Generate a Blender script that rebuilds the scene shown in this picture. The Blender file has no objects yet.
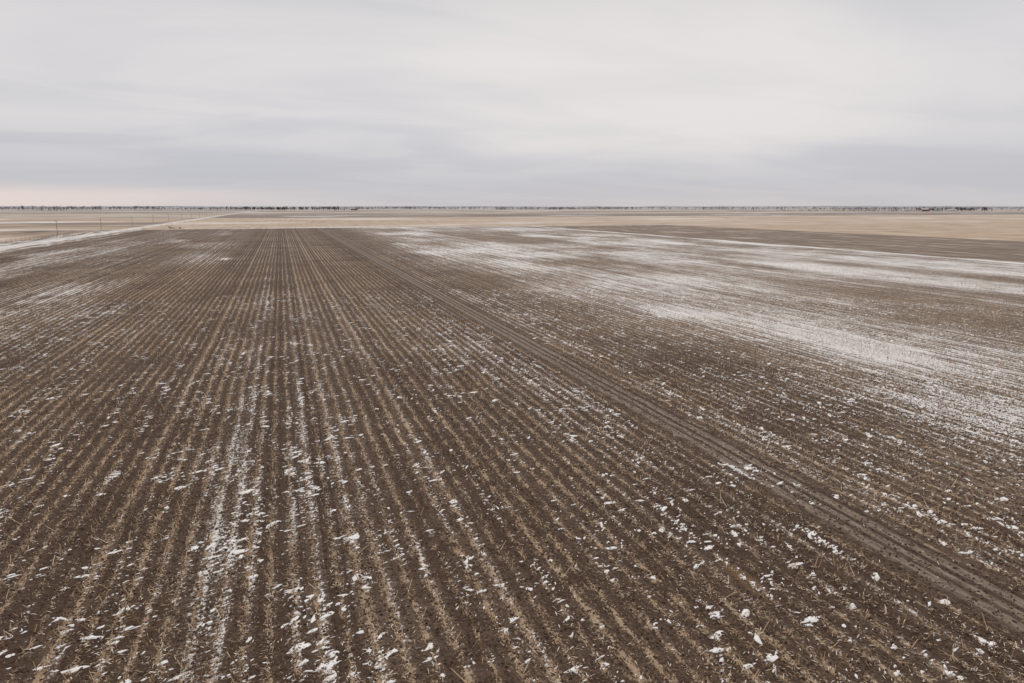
import bpy, math
import numpy as np
from mathutils import Vector
rng=np.random.default_rng(7)
sc=bpy.context.scene
ROW=0.762
H=13.0
YAW=math.radians(18.43); PITCH=math.radians(11.14)

# ---------------------------------------------------------------- helpers
def mesh_np(name,verts,faces,mat=None,smooth=False,attrs=None,parent=None,mat2=None,midx=None):
    verts=np.asarray(verts,dtype=np.float32); faces=np.asarray(faces,dtype=np.int32)
    n,k=faces.shape
    me=bpy.data.meshes.new(name)
    me.vertices.add(len(verts)); me.vertices.foreach_set('co',verts.ravel())
    me.loops.add(n*k); me.loops.foreach_set('vertex_index',faces.ravel())
    me.polygons.add(n)
    me.polygons.foreach_set('loop_start',np.arange(n,dtype=np.int32)*k)
    me.polygons.foreach_set('loop_total',np.full(n,k,dtype=np.int32))
    me.polygons.foreach_set('use_smooth',np.full(n,smooth,dtype=bool))
    if mat: me.materials.append(mat)
    if mat2:
        me.materials.append(mat2); me.polygons.foreach_set('material_index',midx.astype(np.int32))
    for kx,v in (attrs or {}).items():
        a=me.attributes.new(kx,'FLOAT','POINT'); a.data.foreach_set('value',np.asarray(v,dtype=np.float32))
    me.update(calc_edges=True)
    ob=bpy.data.objects.new(name,me); sc.collection.objects.link(ob)
    if parent: ob.parent=parent
    return ob

_perm=rng.random((256,256))
def vnoise(x,y,s):
    x=np.asarray(x)/s+1000.3; y=np.asarray(y)/s+1000.7
    xi=np.floor(x).astype(int); yi=np.floor(y).astype(int)
    fx=x-xi; fy=y-yi; fx=fx*fx*(3-2*fx); fy=fy*fy*(3-2*fy)
    g=lambda a,b:_perm[a%256,b%256]
    return (g(xi,yi)*(1-fx)+g(xi+1,yi)*fx)*(1-fy)+(g(xi,yi+1)*(1-fx)+g(xi+1,yi+1)*fx)*fy
def sstep(a,b,x):
    t=np.clip((x-a)/(b-a),0,1); return t*t*(3-2*t)
def gauss(x,y,cx,cy,sx,sy):
    return np.exp(-((x-cx)/sx)**2-((y-cy)/sy)**2)

def cover(X,Y):
    """snow coverage of the stubble field, in field coordinates (rows run along Y)"""
    c=0.30+0*X
    c+=0.14*(vnoise(X,Y*0.25,6)-.5)+0.18*(vnoise(X+50,Y*0.4,19)-.5)+.08*(vnoise(X+31,Y*.5,3.)-.5)
    for cx,w,a in ((-3.45,.45,.17),(-2.6,.3,.09),(-.4,.35,.10),(1.1,.45,.16),(-6.4,.4,.11),(-11,.4,.12),(-16.5,.5,.13),(6.5,.4,.09),(-8.8,.4,.08),(-21,.5,.10),(10.4,.4,.07)):
        c+=a*np.exp(-((X-cx)/w)**2)*(0.3+1.3*vnoise(X*0+cx,Y,5))
    left=sstep(-10,-28,X)
    c+=left*(0.12+0.30*(vnoise(X+9,Y*0.25,9)-.35))
    right=sstep(30,44,X+8*(vnoise(X*0,Y,15)-.5))
    c+=right*(0.205+0.30*(vnoise(X+77,Y*0.5,12)-.45)+.14*(vnoise(X+5,Y*.7,5)-.5)+.10*(vnoise(X,Y,45)-.5))
    c+=0.05*sstep(20,30,X)
    for cx,cy,sx,sy,a in ((47.8,73,4,6,.30),(52,46,5,5,.24),(43,28,5,9,.16),(41.5,100,4,14,.12),(58,60,9,10,.08),
                          (15,65,4,12,.14),(18.5,45,2.5,8,.12),(21,27,1.0,1.0,.28),(-30,79,5,10,.14),(-36,126,6,18,.16),
                          (-23,98,3,9,.12),(-38,180,6,30,.16),(-60,250,7,40,.20),(-14,190,1.8,5,.42),(24,23,6,8,.05),(33,40,5,12,.07),
                          (70,110,14,20,.08),(95,150,18,25,.10),(120,130,20,20,.10),(-45,300,12,60,.10)):
        c+=a*gauss(X,Y,cx,cy,sx,sy)
    c-=0.22*sstep(2.4,1.1,np.abs(X-22))*(1-.8*gauss(X,Y,21,27,1.5,1.5))
    c-=0.10*sstep(3,6,X)*sstep(21,16,X)*(vnoise(X,Y*.3,10))
    c-=0.06*sstep(200,300,Y)*sstep(100,20,X)
    return c

# ---------------------------------------------------------------- node helpers
class NT:
    def __init__(s,tree): s.t=tree; s.n=tree.nodes; s.l=tree.links
    def node(s,typ,**kw):
        nd=s.n.new(typ)
        for k,v in kw.items(): setattr(nd,k,v)
        return nd
    def put(s,sock,v):
        if isinstance(v,bpy.types.NodeSocket): s.l.new(v,sock)
        elif v is not None: sock.default_value=v
    def m(s,op,a,b=None,c=None,clamp=False):
        nd=s.node('ShaderNodeMath',operation=op,use_clamp=clamp)
        s.put(nd.inputs[0],a)
        if b is not None: s.put(nd.inputs[1],b)
        if c is not None: s.put(nd.inputs[2],c)
        return nd.outputs[0]
    def add(s,*a):
        r=a[0]
        for x in a[1:]: r=s.m('ADD',r,x)
        return r
    def mul(s,*a):
        r=a[0]
        for x in a[1:]: r=s.m('MULTIPLY',r,x)
        return r
    def sub(s,a,b): return s.m('SUBTRACT',a,b)
    def ss(s,a,b,x,lo=0.,hi=1.):
        nd=s.node('ShaderNodeMapRange',interpolation_type='SMOOTHSTEP')
        s.put(nd.inputs[0],x); 
        for i,v in enumerate((a,b,lo,hi)): s.put(nd.inputs[i+1],v)
        return nd.outputs[0]
    def xyz(s,x,y,z=0.0):
        nd=s.node('ShaderNodeCombineXYZ')
        s.put(nd.inputs[0],x); s.put(nd.inputs[1],y); s.put(nd.inputs[2],z); return nd.outputs[0]
    def noise(s,v,scale=1.,detail=2.,rough=.5,dist=0.):
        nd=s.node('ShaderNodeTexNoise'); s.put(nd.inputs['Vector'],v)
        nd.inputs['Scale'].default_value=scale; nd.inputs['Detail'].default_value=detail
        nd.inputs['Roughness'].default_value=rough; nd.inputs['Distortion'].default_value=dist
        return nd.outputs[0]
    def white(s,v):
        nd=s.node('ShaderNodeTexWhiteNoise',noise_dimensions='3D'); s.put(nd.inputs['Vector'],v); return nd.outputs[0]
    def mix(s,f,a,b):
        nd=s.node('ShaderNodeMix',data_type='RGBA'); s.put(nd.inputs[0],f)
        for i,v in ((6,a),(7,b)):
            if isinstance(v,tuple): v=(*v,1.0) if len(v)==3 else v
            s.put(nd.inputs[i],v)
        return nd.outputs[2]
    def ramp(s,f,stops,interp='LINEAR'):
        nd=s.node('ShaderNodeValToRGB'); cr=nd.color_ramp; cr.interpolation=interp
        while len(cr.elements)<len(stops): cr.elements.new(.5)
        for e,(p,c) in zip(cr.elements,stops): e.position=p; e.color=(*c,1)
        s.put(nd.inputs[0],f); return nd.outputs[0]
def new_mat(name):
    m=bpy.data.materials.new(name); m.use_nodes=True
    nt=NT(m.node_tree); b=m.node_tree.nodes['Principled BSDF']
    b.inputs['Roughness'].default_value=.95; b.inputs['Specular IOR Level'].default_value=.15
    return m,nt,b
HAZE_TINT=(0.50,0.49,0.51)

# ---------------------------------------------------------------- ground material
def ground_mat(full):
    gm,n,b=new_mat('farmland' if full else 'stubble_field')
    geo=n.node('ShaderNodeNewGeometry'); sep=n.node('ShaderNodeSeparateXYZ'); n.l.new(geo.outputs['Position'],sep.inputs[0])
    X,Y=sep.outputs[0],sep.outputs[1]
    P=n.xyz(X,Y,0.)
    cov=n.node('ShaderNodeAttribute',attribute_name='snow_cover').outputs['Fac']
    wob=n.mul(n.sub(n.noise(n.xyz(n.mul(X,.05),n.mul(Y,.12)),1,1),.5),.34)
    Xw=n.add(X,wob)
    ph=n.m('DIVIDE',Xw,ROW); idx=n.m('FLOOR',ph); fr=n.m('FRACT',ph)
    rd=n.mul(n.m('ABSOLUTE',n.sub(fr,.5)),2.)
    rowr=n.white(n.xyz(idx,3.1,0.))
    rowr2=n.white(n.xyz(idx,9.7,2.))
    onrow=n.ss(.50,.0,rd)
    nb=n.noise(P,.07,3,.6); nm=n.noise(P,1.1,3,.65); nf=n.noise(P,9.,4,.75)
    nff=n.noise(P,38.,1,.7)
    rweak=n.mul(n.ss(19.,32.,X,1.,.62),n.ss(.36,.56,nb,.55,1.15))
    soilf=n.add(n.mul(nb,.34),n.mul(nm,.42),n.mul(nf,.80),n.mul(nff,.30),n.mul(rowr,.12),-.50)
    soil=n.ramp(soilf,[(.25,(.042,.0245,.0165)),(.45,(.088,.055,.037)),(.62,(.148,.099,.069)),(.85,(.25,.18,.13))])
    fl1=n.noise(n.xyz(n.mul(X,15.),n.mul(Y,9.),0.),1.,2,.7,.6)
    fl2=n.noise(n.xyz(n.mul(X,5.),n.mul(Y,1.3),5.),1.,2,.6)
    rl=n.add(fl1,n.mul(n.sub(fl2,.5),.85),n.mul(onrow,rweak,n.ss(.35,.6,nm,.09,.26)),n.mul(n.sub(rowr2,.5),.16),n.mul(n.sub(nb,.5),.15))
    fleck=n.ss(.63,.73,rl)
    strawc=n.ramp(nff,[(.3,(.27,.175,.11)),(.5,(.47,.33,.21)),(.7,(.66,.52,.38))])
    col=n.mix(n.mul(fleck,.9),soil,strawc)
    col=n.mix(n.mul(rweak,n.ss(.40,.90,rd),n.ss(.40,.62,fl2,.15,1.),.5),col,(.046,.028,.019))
    # wheel track
    td=n.m('ABSOLUTE',n.sub(Xw,22.))
    track=n.ss(1.45,1.1,n.add(td,n.mul(n.sub(nm,.5),.5)))
    trc=n.mix(n.ss(.35,.65,n.noise(n.xyz(n.mul(X,7.),n.mul(Y,.9)),1,2,.7)),(.170,.125,.094),(.33,.26,.205))
    ruts=n.m('MAXIMUM',n.ss(.20,.06,n.m('ABSOLUTE',n.sub(td,.30))),n.ss(.34,.12,n.m('ABSOLUTE',n.sub(td,1.15))))
    trc=n.mix(n.mul(ruts,.85),trc,(.046,.029,.020))
    col=n.mix(n.mul(track,.85),col,trc)
    if not full:
        sp=n.add(n.m('POWER',n.m('DIVIDE',n.sub(X,14.9),.34),2.),n.m('POWER',n.m('DIVIDE',n.sub(Y,18.4),1.5),2.))
        spf=n.mul(n.ss(1.6,.2,n.add(sp,n.mul(n.sub(nf,.5),3.0))),.5)
        col=n.mix(spf,col,(.26,.15,.075))
    # snow
    ca,sa=math.cos(math.radians(27)),math.sin(math.radians(27))
    U=n.add(n.mul(X,ca),n.mul(Y,sa)); V=n.sub(n.mul(Y,ca),n.mul(X,sa))
    nA=n.noise(n.xyz(n.mul(U,2.4),n.mul(V,7.),1.),1.,3,.65,.3)
    nB=n.noise(n.xyz(n.mul(X,1.5),n.mul(Y,.22),4.),1.,3,.65)
    nC=n.noise(n.xyz(n.mul(X,9.),n.mul(Y,4.5),8.),1.,2,.7)
    lee=n.ss(.26,.04,n.m('ABSOLUTE',n.sub(fr,.66)))
    sv=n.add(n.mul(n.sub(nA,.5),.90),n.mul(n.sub(nB,.5),.70),n.mul(n.sub(nC,.5),.85),n.mul(n.sub(rowr,.5),.17),
             n.mul(n.sub(lee,.35),.15),n.sub(cov,.60))
    snow=n.ss(-.01,.10,sv)
    thin=n.mul(n.ss(-.17,.06,sv),.22)
    snowc=n.mix(nf,(.66,.63,.61),(.93,.905,.885))
    col=n.mix(thin,col,(.60,.52,.45))
    # frosted straw cast of the wind-swept eastern part
    fr_e=n.mul(n.ss(26.,46.,n.add(X,n.mul(n.sub(nb,.5),22.))),n.ss(.38,.62,n.add(n.mul(fl2,.5),n.mul(nC,.5))),.42)
    col=n.mix(fr_e,col,(.53,.42,.32))
    col=n.mix(n.mul(snow,.92),col,snowc)
    if full:
        bn=n.noise(P,.05,3,.6); wobE=n.mul(n.sub(n.noise(P,.08,2),.5),5.)
        Xe=n.add(X,wobE); Ye=n.add(Y,wobE)
        def gt(a,v,w=1.0): return n.ss(v-w,v+w,a)
        tl=n.noise(n.xyz(n.mul(X,.9),n.mul(Y,.05)),1,3,.65)
        till=n.mix(n.ss(.35,.65,n.add(n.mul(tl,.6),n.mul(nf,.4))),(.115,.078,.056),(.27,.20,.15))
        till=n.mix(n.ss(.50,.66,n.noise(n.xyz(n.mul(X,.25),n.mul(Y,.03)),1,3,.7)),till,(.46,.38,.31))
        col=n.mix(gt(Xe,166.,1.2),col,till)
        edge=n.mul(n.ss(2.4,1.2,n.m('ABSOLUTE',n.sub(Xe,165.))),n.ss(.30,.55,n.noise(n.xyz(n.mul(X,.5),n.mul(Y,.04)),1,3)))
        col=n.mix(edge,col,(.80,.78,.77))
        tn=n.noise(n.xyz(n.mul(X,.35),n.mul(Y,.02)),1,4,.65)
        tan=n.ramp(n.add(n.mul(tn,.6),n.mul(bn,.5),-.05),[(.30,(.27,.195,.14)),(.48,(.46,.34,.24)),(.60,(.57,.45,.34)),(.75,(.76,.69,.62))])
        col=n.mix(gt(Xe,272.,1.5),col,tan)
        pw=n.noise(n.xyz(n.mul(X,.045),n.mul(Y,.008),3.),1,4,.6)
        past=n.ramp(pw,[(.32,(.16,.12,.09)),(.45,(.36,.27,.20)),(.56,(.50,.39,.30)),(.68,(.76,.72,.68))])
        col=n.mix(n.sub(1.,gt(Xe,-96.,1.)),col,past)
        ditch=n.mix(n.ss(.45,.6,n.noise(n.xyz(n.mul(X,.5),n.mul(Y,.06),7.),1,3,.6)),(.20,.145,.10),(.68,.64,.61))
        isD=n.mul(gt(Xe,-98.,.8),n.sub(1.,gt(Xe,-76.,.8)))
        col=n.mix(isD,col,ditch)
        cx=n.m('FLOOR',n.m('DIVIDE',n.add(X,88.),810.)); cy=n.m('FLOOR',n.m('DIVIDE',n.sub(Y,452.),403.))
        cw=n.white(n.xyz(cx,cy,1.))
        far=n.ramp(n.add(n.mul(cw,.85),n.mul(n.sub(bn,.5),.25)),[(.0,(.17,.13,.10)),(.22,(.26,.20,.155)),(.35,(.44,.335,.245)),(.6,(.55,.43,.32)),(.82,(.46,.385,.31)),(.97,(.72,.68,.65))])
        fs=n.noise(n.xyz(n.mul(X,.006),n.mul(Y,.012),2.),1,4,.65)
        far=n.mix(n.mul(n.ss(.53,.64,fs),.8),far,(.82,.80,.80))
        far=n.mix(n.mul(n.ss(.51,.62,n.noise(n.xyz(n.mul(X,.004),n.mul(Y,.01),12.),1,3,.6)),.75),far,(.15,.115,.095))
        isF=gt(Ye,455.,1.5)
        first=n.mul(isF,n.sub(1.,gt(Ye,900.,2.)),gt(X,-88.,1.))
        col=n.mix(isF,col,far)
        tan2=n.mix(n.mul(n.ss(.48,.62,fs),.6),tan,(.78,.73,.68))
        col=n.mix(n.mul(first,.9),col,tan2)
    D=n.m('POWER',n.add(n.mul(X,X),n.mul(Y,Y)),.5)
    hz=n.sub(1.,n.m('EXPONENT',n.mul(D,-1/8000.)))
    col=n.mix(hz,col,HAZE_TINT)  # distance haze painted into the ground colour, stronger farther from the origin
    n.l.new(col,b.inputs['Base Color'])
    hgt=n.add(n.mul(n.sub(1.,rd),.055),n.mul(nm,.07),n.mul(nf,.07))
    bp=n.node('ShaderNodeBump'); bp.inputs['Strength'].default_value=1.; bp.inputs['Distance'].default_value=1.0
    n.l.new(hgt,bp.inputs['Height']); n.l.new(bp.outputs[0],b.inputs['Normal'])
    return gm
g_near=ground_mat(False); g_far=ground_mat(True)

# ---------------------------------------------------------------- ground sheet
def axis(lo,hi,step,far):
    a=list(np.arange(lo,hi+step*.5,step)); s=step; x=a[-1]
    while x<far: s*=1.18; x+=s; a.append(x)
    s=step; x=a[0]; pre=[]
    while x>-far: s*=1.18; x-=s; pre.append(x)
    return np.array(pre[::-1]+a)
xs=axis(-90,170,.4,30000); ys=axis(-10,300,1.5,30000)
gx,gy=np.meshgrid(xs,ys); nx,ny=len(xs),len(ys)
gz=np.zeros_like(gx)
ii=np.arange(nx*ny).reshape(ny,nx)
F=np.stack([ii[:-1,:-1],ii[:-1,1:],ii[1:,1:],ii[1:,:-1]],-1).reshape(-1,4)
fx0=gx[:-1,:-1].ravel();fx1=gx[1:,1:].ravel();fy1=gy[1:,1:].ravel()
isfar=~((fx0>-71)&(fx1<158)&(fy1<440))
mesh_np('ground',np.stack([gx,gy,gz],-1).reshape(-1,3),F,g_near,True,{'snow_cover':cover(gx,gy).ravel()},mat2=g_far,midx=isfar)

# ---------------------------------------------------------------- straw materials
def straw_mat(name,stops,rough=.8):
    m,k,bb=new_mat(name)
    t=k.node('ShaderNodeAttribute',attribute_name='tint').outputs['Fac']
    k.l.new(k.ramp(t,stops),bb.inputs['Base Color']); bb.inputs['Roughness'].default_value=rough
    return m
stalk_m=straw_mat('corn_stalk_straw',[(0,(.19,.115,.065)),(.4,(.42,.27,.15)),(.8,(.68,.49,.30)),(1,(.80,.68,.51))])
resid_m=straw_mat('corn_residue_husk',[(0,(.065,.040,.026)),(.5,(.22,.145,.09)),(.8,(.55,.41,.28)),(1,(.80,.72,.62))])

def wedge_keep(x,y,rmax,rmin=7):
    az=np.degrees(np.arctan2(x,y))-18.43; r=np.hypot(x,y)
    return (np.abs(az)<47)&(r<rmax)&(r>rmin)&(x<164)&(x>-74)
def basis(yaw,pitch):
    d=np.stack([np.cos(yaw)*np.cos(pitch),np.sin(yaw)*np.cos(pitch),np.sin(pitch)],-1)
    s=np.stack([-np.sin(yaw),np.cos(yaw),0*yaw],-1); return d,s

# stalks along rows
R=170
rows=np.arange(-100,220)
rowrand=rng.random(1000)
sx=[];sy=[]
for r in rows:
    x0=(r+.5)*ROW
    yy=np.arange(-10,R,.20)
    yy=yy+rng.normal(0,.07,len(yy)); sx.append(np.full(len(yy),x0)+rng.normal(0,.045,len(yy))); sy.append(yy)
sx=np.concatenate(sx);sy=np.concatenate(sy)
k=wedge_keep(sx,sy,R)
rr=np.hypot(sx,sy)
k&=rng.random(len(sx))<np.where(rr<70,.85,.85*np.clip(1-(rr-70)/140,.25,1))*(.35+.85*rowrand[(np.floor(sx/ROW).astype(int)+500)%1000])*(1-.35*sstep(19,32,sx))
k&=(np.abs(sx-22)>1.35)
k&=vnoise(sx,sy*.5,1.3)*.6+vnoise(sx,sy*.5,7)*.4>rng.normal(.36,.10,len(sx))
sx=sx[k];sy=sy[k];N=len(sx)
hh=np.clip(rng.normal(.21,.09,N),.04,.45); rad=rng.uniform(.010,.018,N)
leany=rng.normal(0,.5,N); leanx=rng.normal(0,.45,N)
base=np.stack([sx,sy,np.full(N,-.01)],-1)
top=base+np.stack([hh*leanx,hh*leany,hh],-1)
ring=[]
a0=rng.uniform(0,6.28,N)
for lev,(c,f) in enumerate(((base,1.2),(top,.8))):
    for j in range(3):
        a=a0+j*2.0944
        ring.append(c+np.stack([np.cos(a)*rad*f,np.sin(a)*rad*f,0*a],-1))
Vv=np.stack(ring,1).reshape(-1,3)
o=np.arange(N)[:,None,None]*6
q=np.array([[0,1,4,3],[1,2,5,4],[2,0,3,5]])[None]
tint=np.repeat(np.clip(rng.normal(.58,.27,N),0,1),6)
stub=mesh_np('corn_stubble',Vv,(o+q).reshape(-1,4),stalk_m,False,{'tint':tint})

# leaf blades hanging from stalks
sel=(rng.random(N)<.55)&(np.hypot(sx,sy)<110); M=sel.sum()
yaw=rng.uniform(0,6.28,M); d,s=basis(yaw,0*yaw); L=rng.uniform(.06,.22,M)[:,None]; w=rng.uniform(.008,.02,M)[:,None]
p0=base[sel]+(top[sel]-base[sel])*rng.uniform(.3,.95,M)[:,None]
p1=p0+d*L*.5+np.array([0,0,1])*rng.uniform(-.04,.06,M)[:,None]
p2=p0+d*L; p2[:,2]=np.maximum(.012,p0[:,2]-rng.uniform(.05,.2,M))
Vv=np.stack([p0-s*w*.6,p0+s*w*.6,p1-s*w,p1+s*w,p2-s*w*.4,p2+s*w*.4],1).reshape(-1,3)
o=np.arange(M)[:,None,None]*6; q=np.array([[0,1,3,2],[2,3,5,4]])[None]
mesh_np('corn_leaf_blades',Vv,(o+q).reshape(-1,4),resid_m,False,{'tint':np.repeat(np.clip(rng.normal(.68,.22,M),0,1),6)},parent=stub)

# residue litter
def litter(nr,rmax,lmin,lmax,wmin,wmax,mu,zz,rowpull):
    r=rmax*rng.random(nr)**.72
    az=np.radians(rng.uniform(-47,47,nr)+18.43); x=r*np.sin(az); y=r*np.cos(az)
    pull=rng.random(nr)<rowpull*(1-.45*sstep(19,32,x))
    xr=(np.floor(x/ROW)+.5)*ROW+rng.normal(0,.10,nr); x=np.where(pull,xr,x)
    k=wedge_keep(x,y,rmax)&((np.abs(x-22)>1.3)|(rng.random(nr)<.2))&(rng.random(nr)<-.30+1.9*vnoise(x,y*.6,1.1)*(.5+vnoise(x,y*.3,6))); x=x[k];y=y[k];m=len(x)
    yaw=rng.uniform(0,6.28,m); pit=rng.normal(0,.18,m); d,s=basis(yaw,pit)
    L=rng.uniform(lmin,lmax,m)[:,None]*.5; w=rng.uniform(wmin,wmax,m)[:,None]*.5
    z=rng.uniform(.008,zz,m)+np.abs(np.sin(pit))*L[:,0]
    c=np.stack([x,y,z],-1); s=s+np.array([0,0,1])*rng.normal(0,.3,m)[:,None]
    mid=c+np.array([0,0,1])*L*rng.uniform(0,.25,m)[:,None]
    V=np.stack([c-d*L-s*w*.5,c-d*L+s*w*.5,mid-s*w,mid+s*w,c+d*L-s*w*.4,c+d*L+s*w*.4],1).reshape(-1,3)
    o=np.arange(m)[:,None,None]*6
    return V,(o+q).reshape(-1,4),np.repeat(np.clip(rng.normal(mu,.30,m),0,1),6)
V1,F1,T1=litter(300000,95,.04,.20,.012,.036,.52,.03,.60)
lit=mesh_np('corn_residue_litter',V1,F1,resid_m,False,{'tint':T1})

# soil clods
cm,k2,bb=new_mat('soil_clod'); t=k2.node('ShaderNodeAttribute',attribute_name='tint').outputs['Fac']
k2.l.new(k2.ramp(t,[(0,(.045,.027,.018)),(1,(.165,.11,.077))]),bb.inputs['Base Color'])
def domes(x,y,a,bx,h,ang,mat,name,tint,jit=.28,n8=7):
    m=len(x); th=np.linspace(0,2*np.pi,n8,endpoint=False)[None]+rng.uniform(-.2,.2,(m,n8))
    def ringp(f,z):
        rj=f*(1+rng.normal(0,jit,(m,n8))).clip(.35,1.7)
        u=np.cos(th)*a[:,None]*rj; v=np.sin(th)*bx[:,None]*rj
        return np.stack([x[:,None]+u*np.cos(ang)[:,None]-v*np.sin(ang)[:,None],y[:,None]+u*np.sin(ang)[:,None]+v*np.cos(ang)[:,None],np.broadcast_to(z,(m,n8))],-1)
    r0=ringp(1,np.full((m,1),-.004)); r1=ringp(.62,(h*.8)[:,None]*(1+rng.normal(0,.15,(m,n8))))
    c=np.stack([x,y,h],-1)[:,None]
    V=np.concatenate([r0,r1,c],1).reshape(-1,3); st=2*n8+1
    f=[]
    for j in range(n8):
        j2=(j+1)%n8
        f+=[[j,j2,n8+j2],[j,n8+j2,n8+j],[n8+j,n8+j2,2*n8]]
    o=np.arange(m)[:,None,None]*st
    return mesh_np(name,V,(o+np.array(f)[None]).reshape(-1,3),mat,True,{'tint':np.repeat(tint,st)})
def scatter(nr,rmax,pw=.7):
    r=rmax*rng.random(nr)**pw; az=np.radians(rng.uniform(-47,47,nr)+18.43)
    return r*np.sin(az),r*np.cos(az)
x,y=scatter(80000,60); k=wedge_keep(x,y,60); x=x[k];y=y[k];m=len(x); a=rng.uniform(.02,.065,m)
domes(x,y,a,a*rng.uniform(.6,1,m),a*rng.uniform(.5,.9,m),rng.uniform(0,6,m),cm,'soil_clods',rng.random(m),.2,5)

# snow clumps
sm,k3,bb=new_mat('snow'); k3.l.new(k3.mix(k3.noise(k3.node('ShaderNodeNewGeometry').outputs['Position'],14.,2),(.72,.69,.67),(.93,.91,.89)),bb.inputs['Base Color'])
bb.inputs['Roughness'].default_value=.7
x,y=scatter(900000,110,.62)
row=np.floor(x/ROW)
rowf=rowrand[(row.astype(int)+700)%1000]
snap=rng.random(len(x))<.75
x=np.where(snap,(row+.5)*ROW+np.abs(rng.normal(.13,.13,len(x)))*np.where(rng.random(len(x))<.8,1,-1),x)
c=cover(x,y)
p=np.clip((c-.20)*1.0,0.02,.5)*(.35+1.3*rowf**1.5)*np.clip(vnoise(x*2,y,1.4)*2.2-.6,0,1.5)
k=wedge_keep(x,y,110)&(rng.random(len(x))<p*.85)&((np.abs(x-22)>1.3)|(y<33)&(y>22)); x=x[k];y=y[k];m=len(x)
sz=np.clip(rng.lognormal(-1.0,.65,m),.14,1.7)
domes(x,y,.17*sz*rng.uniform(.6,1.3,m),.06*sz*rng.uniform(.7,1.6,m),.022*np.minimum(sz,1.1),np.radians(rng.normal(30,26,m)),sm,'snow_clumps',rng.random(m),.42)

# ---------------------------------------------------------------- roads
rm,k4,bb=new_mat('gravel_road_snow')
g4=k4.node('ShaderNodeNewGeometry'); s4=k4.node('ShaderNodeSeparateXYZ'); k4.l.new(g4.outputs['Position'],s4.inputs[0])
rn=k4.noise(k4.xyz(k4.mul(s4.outputs[0],.9),k4.mul(s4.outputs[1],.05)),1,4,.6)
cc=k4.ramp(rn,[(.35,(.40,.35,.31)),(.5,(.62,.585,.56)),(.62,(.80,.78,.77))]); k4.l.new(cc,bb.inputs['Base Color'])
def road(name,pts,width,crown=.25):
    prof=[(-width/2-1.5,-.02),(-width/2,crown*.6),(0,crown),(width/2,crown*.6),(width/2+1.5,-.02)]
    V=[];Fc=[]
    for i,pnt in enumerate(pts):
        q0=pts[max(0,i-1)];q1=pts[min(len(pts)-1,i+1)]
        dx,dy=q1[0]-q0[0],q1[1]-q0[1];l=math.hypot(dx,dy);nx_,ny_=dy/l,-dx/l
        for o,z in prof: V.append((pnt[0]+nx_*o,pnt[1]+ny_*o,z))
    for i in range(len(pts)-1):
        for j in range(4):
            a_=i*5+j; Fc.append((a_,a_+1,a_+6,a_+5))
    return mesh_np(name,V,Fc,rm,True)
road('gravel_road',[(-87+1.0*math.sin(t/300),t) for t in np.arange(-200,7000,40.)],5.5)
road('farm_lane',[(t,456+.6*math.sin(t/50)) for t in np.arange(-80,900,20.)],3.0,.1)

# ---------------------------------------------------------------- utility poles
wm,k5,bb=new_mat('weathered_wood'); k5.l.new(k5.mix(k5.noise(k5.node('ShaderNodeNewGeometry').outputs['Position'],3.,2),(.20,.165,.135),(.33,.28,.24)),bb.inputs['Base Color'])
im,k6,bb=new_mat('insulator'); bb.inputs['Base Color'].default_value=(.35,.36,.38,1)
def prim_cyl(p0,p1,r0,r1,nseg=8):
    p0=Vector(p0);p1=Vector(p1);d=(p1-p0).normalized();u=d.orthogonal().normalized();v=d.cross(u)
    V=[];
    for p_,r_ in((p0,r0),(p1,r1)):
        for j in range(nseg):
            a=2*math.pi*j/nseg; V.append(tuple(p_+u*r_*math.cos(a)+v*r_*math.sin(a)))
    Fc=[(j,(j+1)%nseg,nseg+(j+1)%nseg,nseg+j) for j in range(nseg)]
    return V,Fc
def joined(parts):
    V=[];Fc=[]
    for v,f in parts:
        o=len(V);V+=v;Fc+=[tuple(i+o for i in t) for t in f]
    return V,Fc
def pole(x,y,hp,i):
    e=bpy.data.objects.new('utility_pole',None); sc.collection.objects.link(e); e.location=(x,y,0)
    v,f=prim_cyl((0,0,-.5),(0.05*math.sin(i),0,hp),.14,.09); mesh_np('pole_shaft',v,f,wm,True,parent=e)
    v,f=joined([prim_cyl((-.9,.12,hp-.4),(.9,.12,hp-.4),.045,.045,6),prim_cyl((-.5,.13,hp-.42),(0,.13,hp-.9),.02,.02,4),prim_cyl((.5,.13,hp-.42),(0,.13,hp-.9),.02,.02,4)])
    mesh_np('crossarm',v,f,wm,parent=e)
    v,f=joined([prim_cyl((ox,.12,hp-.35),(ox,.12,hp-.15),.04,.025,6) for ox in(-.8,.0,.8)]); mesh_np('insulators',v,f,im,parent=e)
for i in range(24): pole(-101+.4*math.sin(i*2.3),290+88*i,6.6+.3*math.sin(i*1.7),i)
parts=[]
for i in range(150):
    yy=150+5*i; parts.append(prim_cyl((-95,yy,-.2),(-95+.05*math.sin(i*3),yy,1.25+.1*math.sin(i*5.1)),.06,.05,5))
for z in(.4,.75,1.1): parts.append(prim_cyl((-95,150,z),(-95,895,z),.006,.006,4))
v,f=joined(parts); mesh_np('pasture_fence',v,f,wm)

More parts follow.
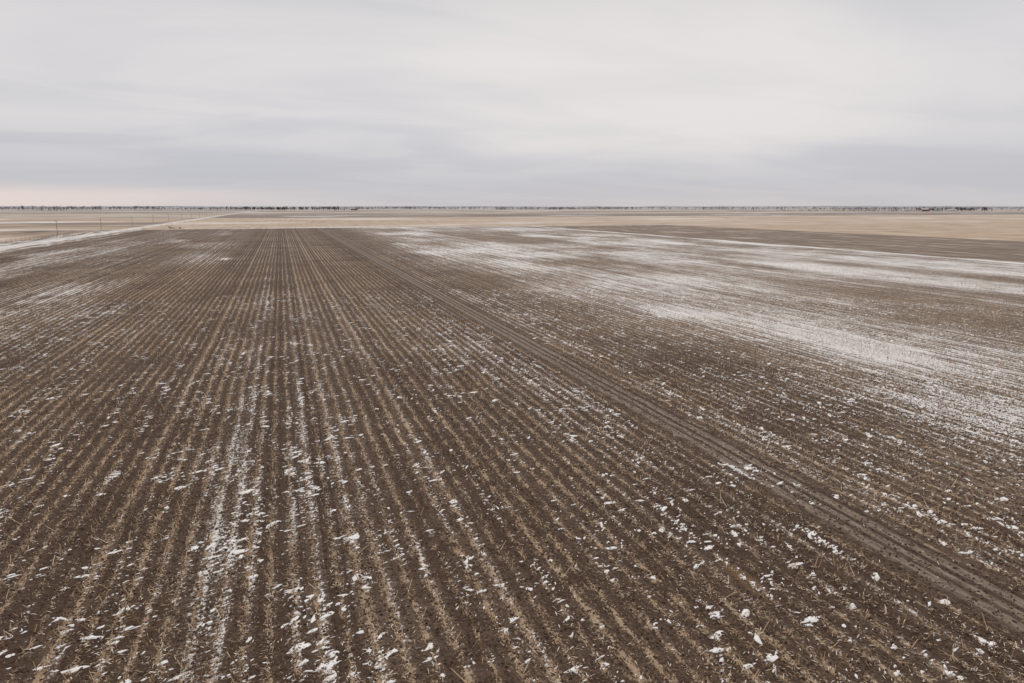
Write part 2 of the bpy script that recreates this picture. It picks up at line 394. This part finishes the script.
# ---------------------------------------------------------------- farm buildings near the shelterbelts
def flat_mat(name,c0,c1,sc_=2.):
    m,k_,b_=new_mat(name); k_.l.new(k_.mix(k_.noise(k_.node('ShaderNodeNewGeometry').outputs['Position'],sc_,3),c0,c1),b_.inputs['Base Color']); return m
wallw=flat_mat('painted_siding',(.55,.54,.52),(.70,.69,.67)); wallr=flat_mat('barn_boards',(.20,.085,.065),(.28,.13,.10))
roofm=flat_mat('snowy_roof',(.30,.29,.29),(.72,.71,.71),.4); glass=flat_mat('window_glass',(.04,.045,.05),(.08,.085,.09)); steel=flat_mat('galvanised_steel',(.40,.41,.43),(.55,.56,.58))
def boxv(x0,x1,y0,y1,z0,z1):
    V=[(x,y,z) for z in(z0,z1) for y in(y0,y1) for x in(x0,x1)]
    return V,[(0,1,3,2),(4,6,7,5),(0,4,5,1),(2,3,7,6),(0,2,6,4),(1,5,7,3)]
def gable(name,x,y,rot,w_,l_,hw,hr,wall,nwin):
    e=bpy.data.objects.new(name,None); sc.collection.objects.link(e); e.location=(x,y,0); e.rotation_euler=(0,0,rot)
    V=[(-w_/2,-l_/2,0),(w_/2,-l_/2,0),(w_/2,-l_/2,hw),(0,-l_/2,hw+hr),(0,-l_/2,hw+hr),(-w_/2,-l_/2,hw)]
    a,b_=w_/2,l_/2
    V=[(-a,-b_,0),(a,-b_,0),(a,b_,0),(-a,b_,0),(-a,-b_,hw),(a,-b_,hw),(a,b_,hw),(-a,b_,hw)]
    mesh_np('walls',V,[(0,1,5,4),(1,2,6,5),(2,3,7,6),(3,0,4,7)],wall,parent=e)
    mesh_np('gable_ends',[(-a,-b_,hw),(a,-b_,hw),(0,-b_,hw+hr),(-a,b_,hw),(a,b_,hw),(0,b_,hw+hr)],[(0,1,2),(3,5,4)],wall,parent=e)
    o=.4; zz_=hw-.4*hr/a
    mesh_np('roof',[(-a-o,-b_-o,zz_+.03),(0,-b_-o,hw+hr+.03),(0,b_+o,hw+hr+.03),(-a-o,b_+o,zz_+.03),(a+o,-b_-o,zz_+.03),(a+o,b_+o,zz_+.03)],[(0,3,2,1),(1,2,5,4)],roofm,parent=e)
    ps=[boxv(-a-.04,-a+.02,-b_+l_*(i+.6)/(nwin+.2)-.5,-b_+l_*(i+.6)/(nwin+.2)+.5,1.1,2.4) for i in range(nwin)]+[boxv(a-.02,a+.04,-b_+l_*(i+.6)/(nwin+.2)-.5,-b_+l_*(i+.6)/(nwin+.2)+.5,1.1,2.4) for i in range(nwin)]
    v,f=joined(ps); mesh_np('windows',v,f,glass,parent=e)
    v,f=boxv(-w_*.14,w_*.14,-b_-.05,-b_+.02,.02,hw*.75); mesh_np('door',v,f,roofm if wall is wallr else wallr,parent=e)
def grain_bin(x,y,r,h):
    e=bpy.data.objects.new('grain_bin',None); sc.collection.objects.link(e); e.location=(x,y,0)
    v,f=prim_cyl((0,0,0),(0,0,h),r,r,20); mesh_np('bin_wall',v,f,steel,True,parent=e)
    v,f=prim_cyl((0,0,h-.05),(0,0,h+r*.5),r+.12,.35,20); mesh_np('conical_roof',v,f,steel,parent=e)
    v,f=prim_cyl((0,0,h+r*.5-.05),(0,0,h+r*.5+.35),.4,.36,12); mesh_np('roof_vent',v,f,steel,parent=e)
gable('farmhouse',1850,1660,.5,8,12,5.2,3,wallw,3)
gable('barn',1900,1640,.2,12,20,5.5,4.5,wallr,3)
gable('machine_shed',1985,1625,1.3,16,28,5.0,2.6,wallw,4)
grain_bin(1925,1628,4.2,7.5); grain_bin(1936,1622,4.2,7.5)
gable('farmhouse',255,3040,.3,9,13,5.5,3.2,wallw,3)
gable('barn',300,3040,1.2,14,26,6,5,wallr,4)

# ---------------------------------------------------------------- trees (bare winter masses)
def tree_mat(name,c0,c1):
    m,k_,b_=new_mat(name); t=k_.node('ShaderNodeAttribute',attribute_name='tint').outputs['Fac']
    k_.l.new(k_.ramp(t,[(0,c0),(1,c1)]),b_.inputs['Base Color']); return m
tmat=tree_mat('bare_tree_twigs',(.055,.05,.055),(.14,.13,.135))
tmatfar=tree_mat('haze_tinted_twigs',(.11,.11,.13),(.21,.20,.22))  # paler, bluer twigs: haze of distance painted into their colour
smat=tree_mat('shrub_twigs',(.045,.035,.03),(.15,.115,.085))
def tree_mass(name,pts,hts,mat,nt=110,wide=.42):
    V=[];T=[];
    for (x,y),h in zip(pts,hts):
        nb=6; bc=np.stack([rng.normal(0,wide*h*.45,nb),rng.normal(0,wide*h*.45,nb),h*rng.uniform(.38,.82,nb)],-1); br=h*rng.uniform(.12,.24,nb)
        j=rng.integers(0,nb,nt); dirv=rng.normal(0,1,(nt,3)); dirv/=np.linalg.norm(dirv,axis=1)[:,None]
        c=bc[j]+dirv*(br[j]*rng.random(nt)**.5)[:,None]
        tri=c[:,None]+rng.normal(0,h*.05,(nt,3,3)); tri[:,:,2]=np.maximum(tri[:,:,2],0)
        tri=tri+np.array([x,y,0])
        V.append(tri.reshape(-1,3)); T.append(np.repeat(np.clip(rng.normal(.5,.25,nt),0,1),3))
        br_=[((0,0,0),(0,0,h*.55),h*.03)]+[((0,0,h*.25),tuple(bc[q_]),h*.015) for q_ in range(nb)]
        for p0,p1,r_ in br_:
            p0=np.array(p0,float);p1=np.array(p1,float)
            for s_ in((r_,0,0),(0,r_,0)):
                s_=np.array(s_); t3=np.stack([p0-s_,p0+s_,p1])+np.array([x,y,0]); V.append(t3); T.append(np.full(3,.1))
    V=np.concatenate(V);T=np.concatenate(T)
    return mesh_np(name,V,np.arange(len(V)).reshape(-1,3),mat,False,{'tint':T})
def line(p,q_,nn,jit):
    t=np.sort(rng.random(nn)); return [(p[0]+(q_[0]-p[0])*a+rng.normal(0,jit),p[1]+(q_[1]-p[1])*a+rng.normal(0,jit)) for a in t]
tree_mass('shelterbelt_trees',line((-185,3224),(245,3081),150,18),rng.uniform(9,19,150),tmat,80)
tree_mass('shelterbelt_trees',line((1889,1690),(2140,1610),60,10),rng.uniform(7,15,60),tmat,100)
tree_mass('shelterbelt_trees',line((1500,1830),(1889,1690),90,14),rng.uniform(4,8,90),tmat,60)
tree_mass('shelterbelt_trees',line((1350,3541),(1863,3386),70,30),rng.uniform(8,16,70),tmat,60)
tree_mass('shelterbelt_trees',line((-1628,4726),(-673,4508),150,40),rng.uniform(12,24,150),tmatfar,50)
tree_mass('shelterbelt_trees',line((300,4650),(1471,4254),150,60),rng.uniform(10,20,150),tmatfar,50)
pts=[];hs=[]
for i in range(230):
    v=rng.uniform(2800,6500); az_=math.radians(rng.uniform(-42,42)+18.43)
    cxx=v*math.sin(az_); cyy=v*math.cos(az_); kk=rng.integers(3,16); L=rng.uniform(20,200)
    for _ in range(kk): pts.append((cxx+rng.uniform(-L,L),cyy+rng.uniform(-20,20))); hs.append(rng.uniform(7,17))
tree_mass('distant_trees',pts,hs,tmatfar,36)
tree_mass('shrub',[(-62,449),(-60.6,449.8),(-57,449.5)],[2.0,1.6,1.7],smat,160,.6)

# ---------------------------------------------------------------- low hills on the horizon
hm,k7,bb=new_mat('haze_tinted_hills'); g7=k7.node('ShaderNodeNewGeometry')
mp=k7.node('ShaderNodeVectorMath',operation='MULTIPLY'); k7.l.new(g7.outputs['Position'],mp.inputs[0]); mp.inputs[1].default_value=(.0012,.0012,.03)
k7.l.new(k7.ramp(k7.noise(mp.outputs[0],1,3,.6),[(.35,(.27,.27,.295)),(.5,(.35,.345,.37)),(.65,(.44,.425,.44))]),bb.inputs['Base Color'])  # blue-grey hill tones have the atmospheric haze painted in
az=np.radians(np.arange(-75,110,.25)); V=[];
for a in az:
    d=a*60
    h=16+8*float(vnoise(d,1,3.))+5*float(vnoise(d,9,.9))+3*float(vnoise(d,9,.25))
    for rr_,z in((8200,-1),(9000,h*.6),(9800,h),(12000,h*.8)): V.append((rr_*math.sin(a),rr_*math.cos(a),z))
Fc=[(i*4+j,(i+1)*4+j,(i+1)*4+j+1,i*4+j+1) for i in range(len(az)-1) for j in range(3)]
mesh_np('hills',V,Fc,hm,True)

# ---------------------------------------------------------------- sky
w=bpy.data.worlds.new('World'); sc.world=w; w.use_nodes=True
k=NT(w.node_tree); w.node_tree.nodes.clear()
SUN_EL=math.radians(38); SUN_AZ=math.radians(28)   # clockwise from +Y
sky=k.node('ShaderNodeTexSky',sky_type='NISHITA',sun_disc=False,sun_elevation=SUN_EL,sun_rotation=SUN_AZ)
bg1=k.node('ShaderNodeBackground'); k.l.new(sky.outputs[0],bg1.inputs[0]); bg1.inputs[1].default_value=.08
tc=k.node('ShaderNodeTexCoord'); sp_=k.node('ShaderNodeSeparateXYZ'); k.l.new(tc.outputs['Generated'],sp_.inputs[0])
dx,dy,dz=sp_.outputs
zz=k.m('MAXIMUM',dz,0.); den=k.add(zz,.11)
px=k.m('DIVIDE',dx,den); py=k.m('DIVIDE',dy,den)
n1=k.noise(k.xyz(k.mul(px,.5),k.mul(py,.9)),1,5,.55,.5)
n2=k.noise(k.xyz(k.mul(px,.2),k.mul(py,.4),5.),1,3,.5)
el=k.add(zz,k.mul(k.sub(n2,.5),.04))
base=k.ramp(el,[(.0,(.55,.54,.57)),(.03,(.52,.525,.575)),(.07,(.56,.56,.605)),(.13,(.66,.645,.665)),(.2,(.70,.68,.69)),(.30,(.60,.595,.61)),(1,(.76,.76,.78))])
cl=k.ss(.38,.62,n1)
colr=k.mix(k.mul(cl,k.ss(.03,.12,zz,.15,.5)),base,(.80,.765,.75))
dk=k.ss(.42,.62,k.add(k.mul(n2,.6),k.mul(n1,-.3),.24)); colr=k.mix(k.mul(dk,.45),colr,(.53,.53,.57))
lw=k.mul(k.ss(.022,.004,k.m('ABSOLUTE',k.sub(zz,.010))),k.ss(.15,-.35,dx))
colr=k.mix(k.mul(lw,.75),colr,(.86,.73,.68))
sd=(math.sin(SUN_AZ)*math.cos(math.radians(9)),math.cos(SUN_AZ)*math.cos(math.radians(9)),math.sin(math.radians(9)))
vd=k.node('ShaderNodeVectorMath',operation='DOT_PRODUCT'); k.l.new(tc.outputs['Generated'],vd.inputs[0]); vd.inputs[1].default_value=sd
veil=k.ss(.93,1.0,k.add(vd.outputs['Value'],k.mul(k.sub(n1,.5),.10)))
colr=k.mix(k.mul(veil,.45,k.ss(.03,.10,zz)),colr,(.86,.81,.78))
bg2=k.node('ShaderNodeBackground'); k.l.new(colr,bg2.inputs[0]); bg2.inputs[1].default_value=1.0
ms=k.node('ShaderNodeMixShader'); ms.inputs[0].default_value=.95; k.l.new(bg1.outputs[0],ms.inputs[1]); k.l.new(bg2.outputs[0],ms.inputs[2])
wo=k.node('ShaderNodeOutputWorld'); k.l.new(ms.outputs[0],wo.inputs[0])

sl=bpy.data.lights.new('sun','SUN'); sl.energy=1.3; sl.angle=math.radians(12); sl.color=(1,.93,.85)
so=bpy.data.objects.new('sun',sl); sc.collection.objects.link(so)
to=Vector((math.sin(SUN_AZ)*math.cos(SUN_EL),math.cos(SUN_AZ)*math.cos(SUN_EL),math.sin(SUN_EL)))
so.rotation_euler=to.to_track_quat('Z','Y').to_euler()

# ---------------------------------------------------------------- camera
cd=bpy.data.cameras.new('camera'); cd.lens=24; cd.sensor_width=36; cd.clip_start=.1; cd.clip_end=60000
co=bpy.data.objects.new('camera',cd); sc.collection.objects.link(co); co.location=(0,0,H)
co.rotation_euler=(math.pi/2-PITCH,0,-YAW); sc.camera=co
sc.view_settings.view_transform='Standard'; sc.view_settings.look='None'; sc.view_settings.exposure=0; sc.view_settings.gamma=1
print('COUNTS stalk',N,'snow',m)
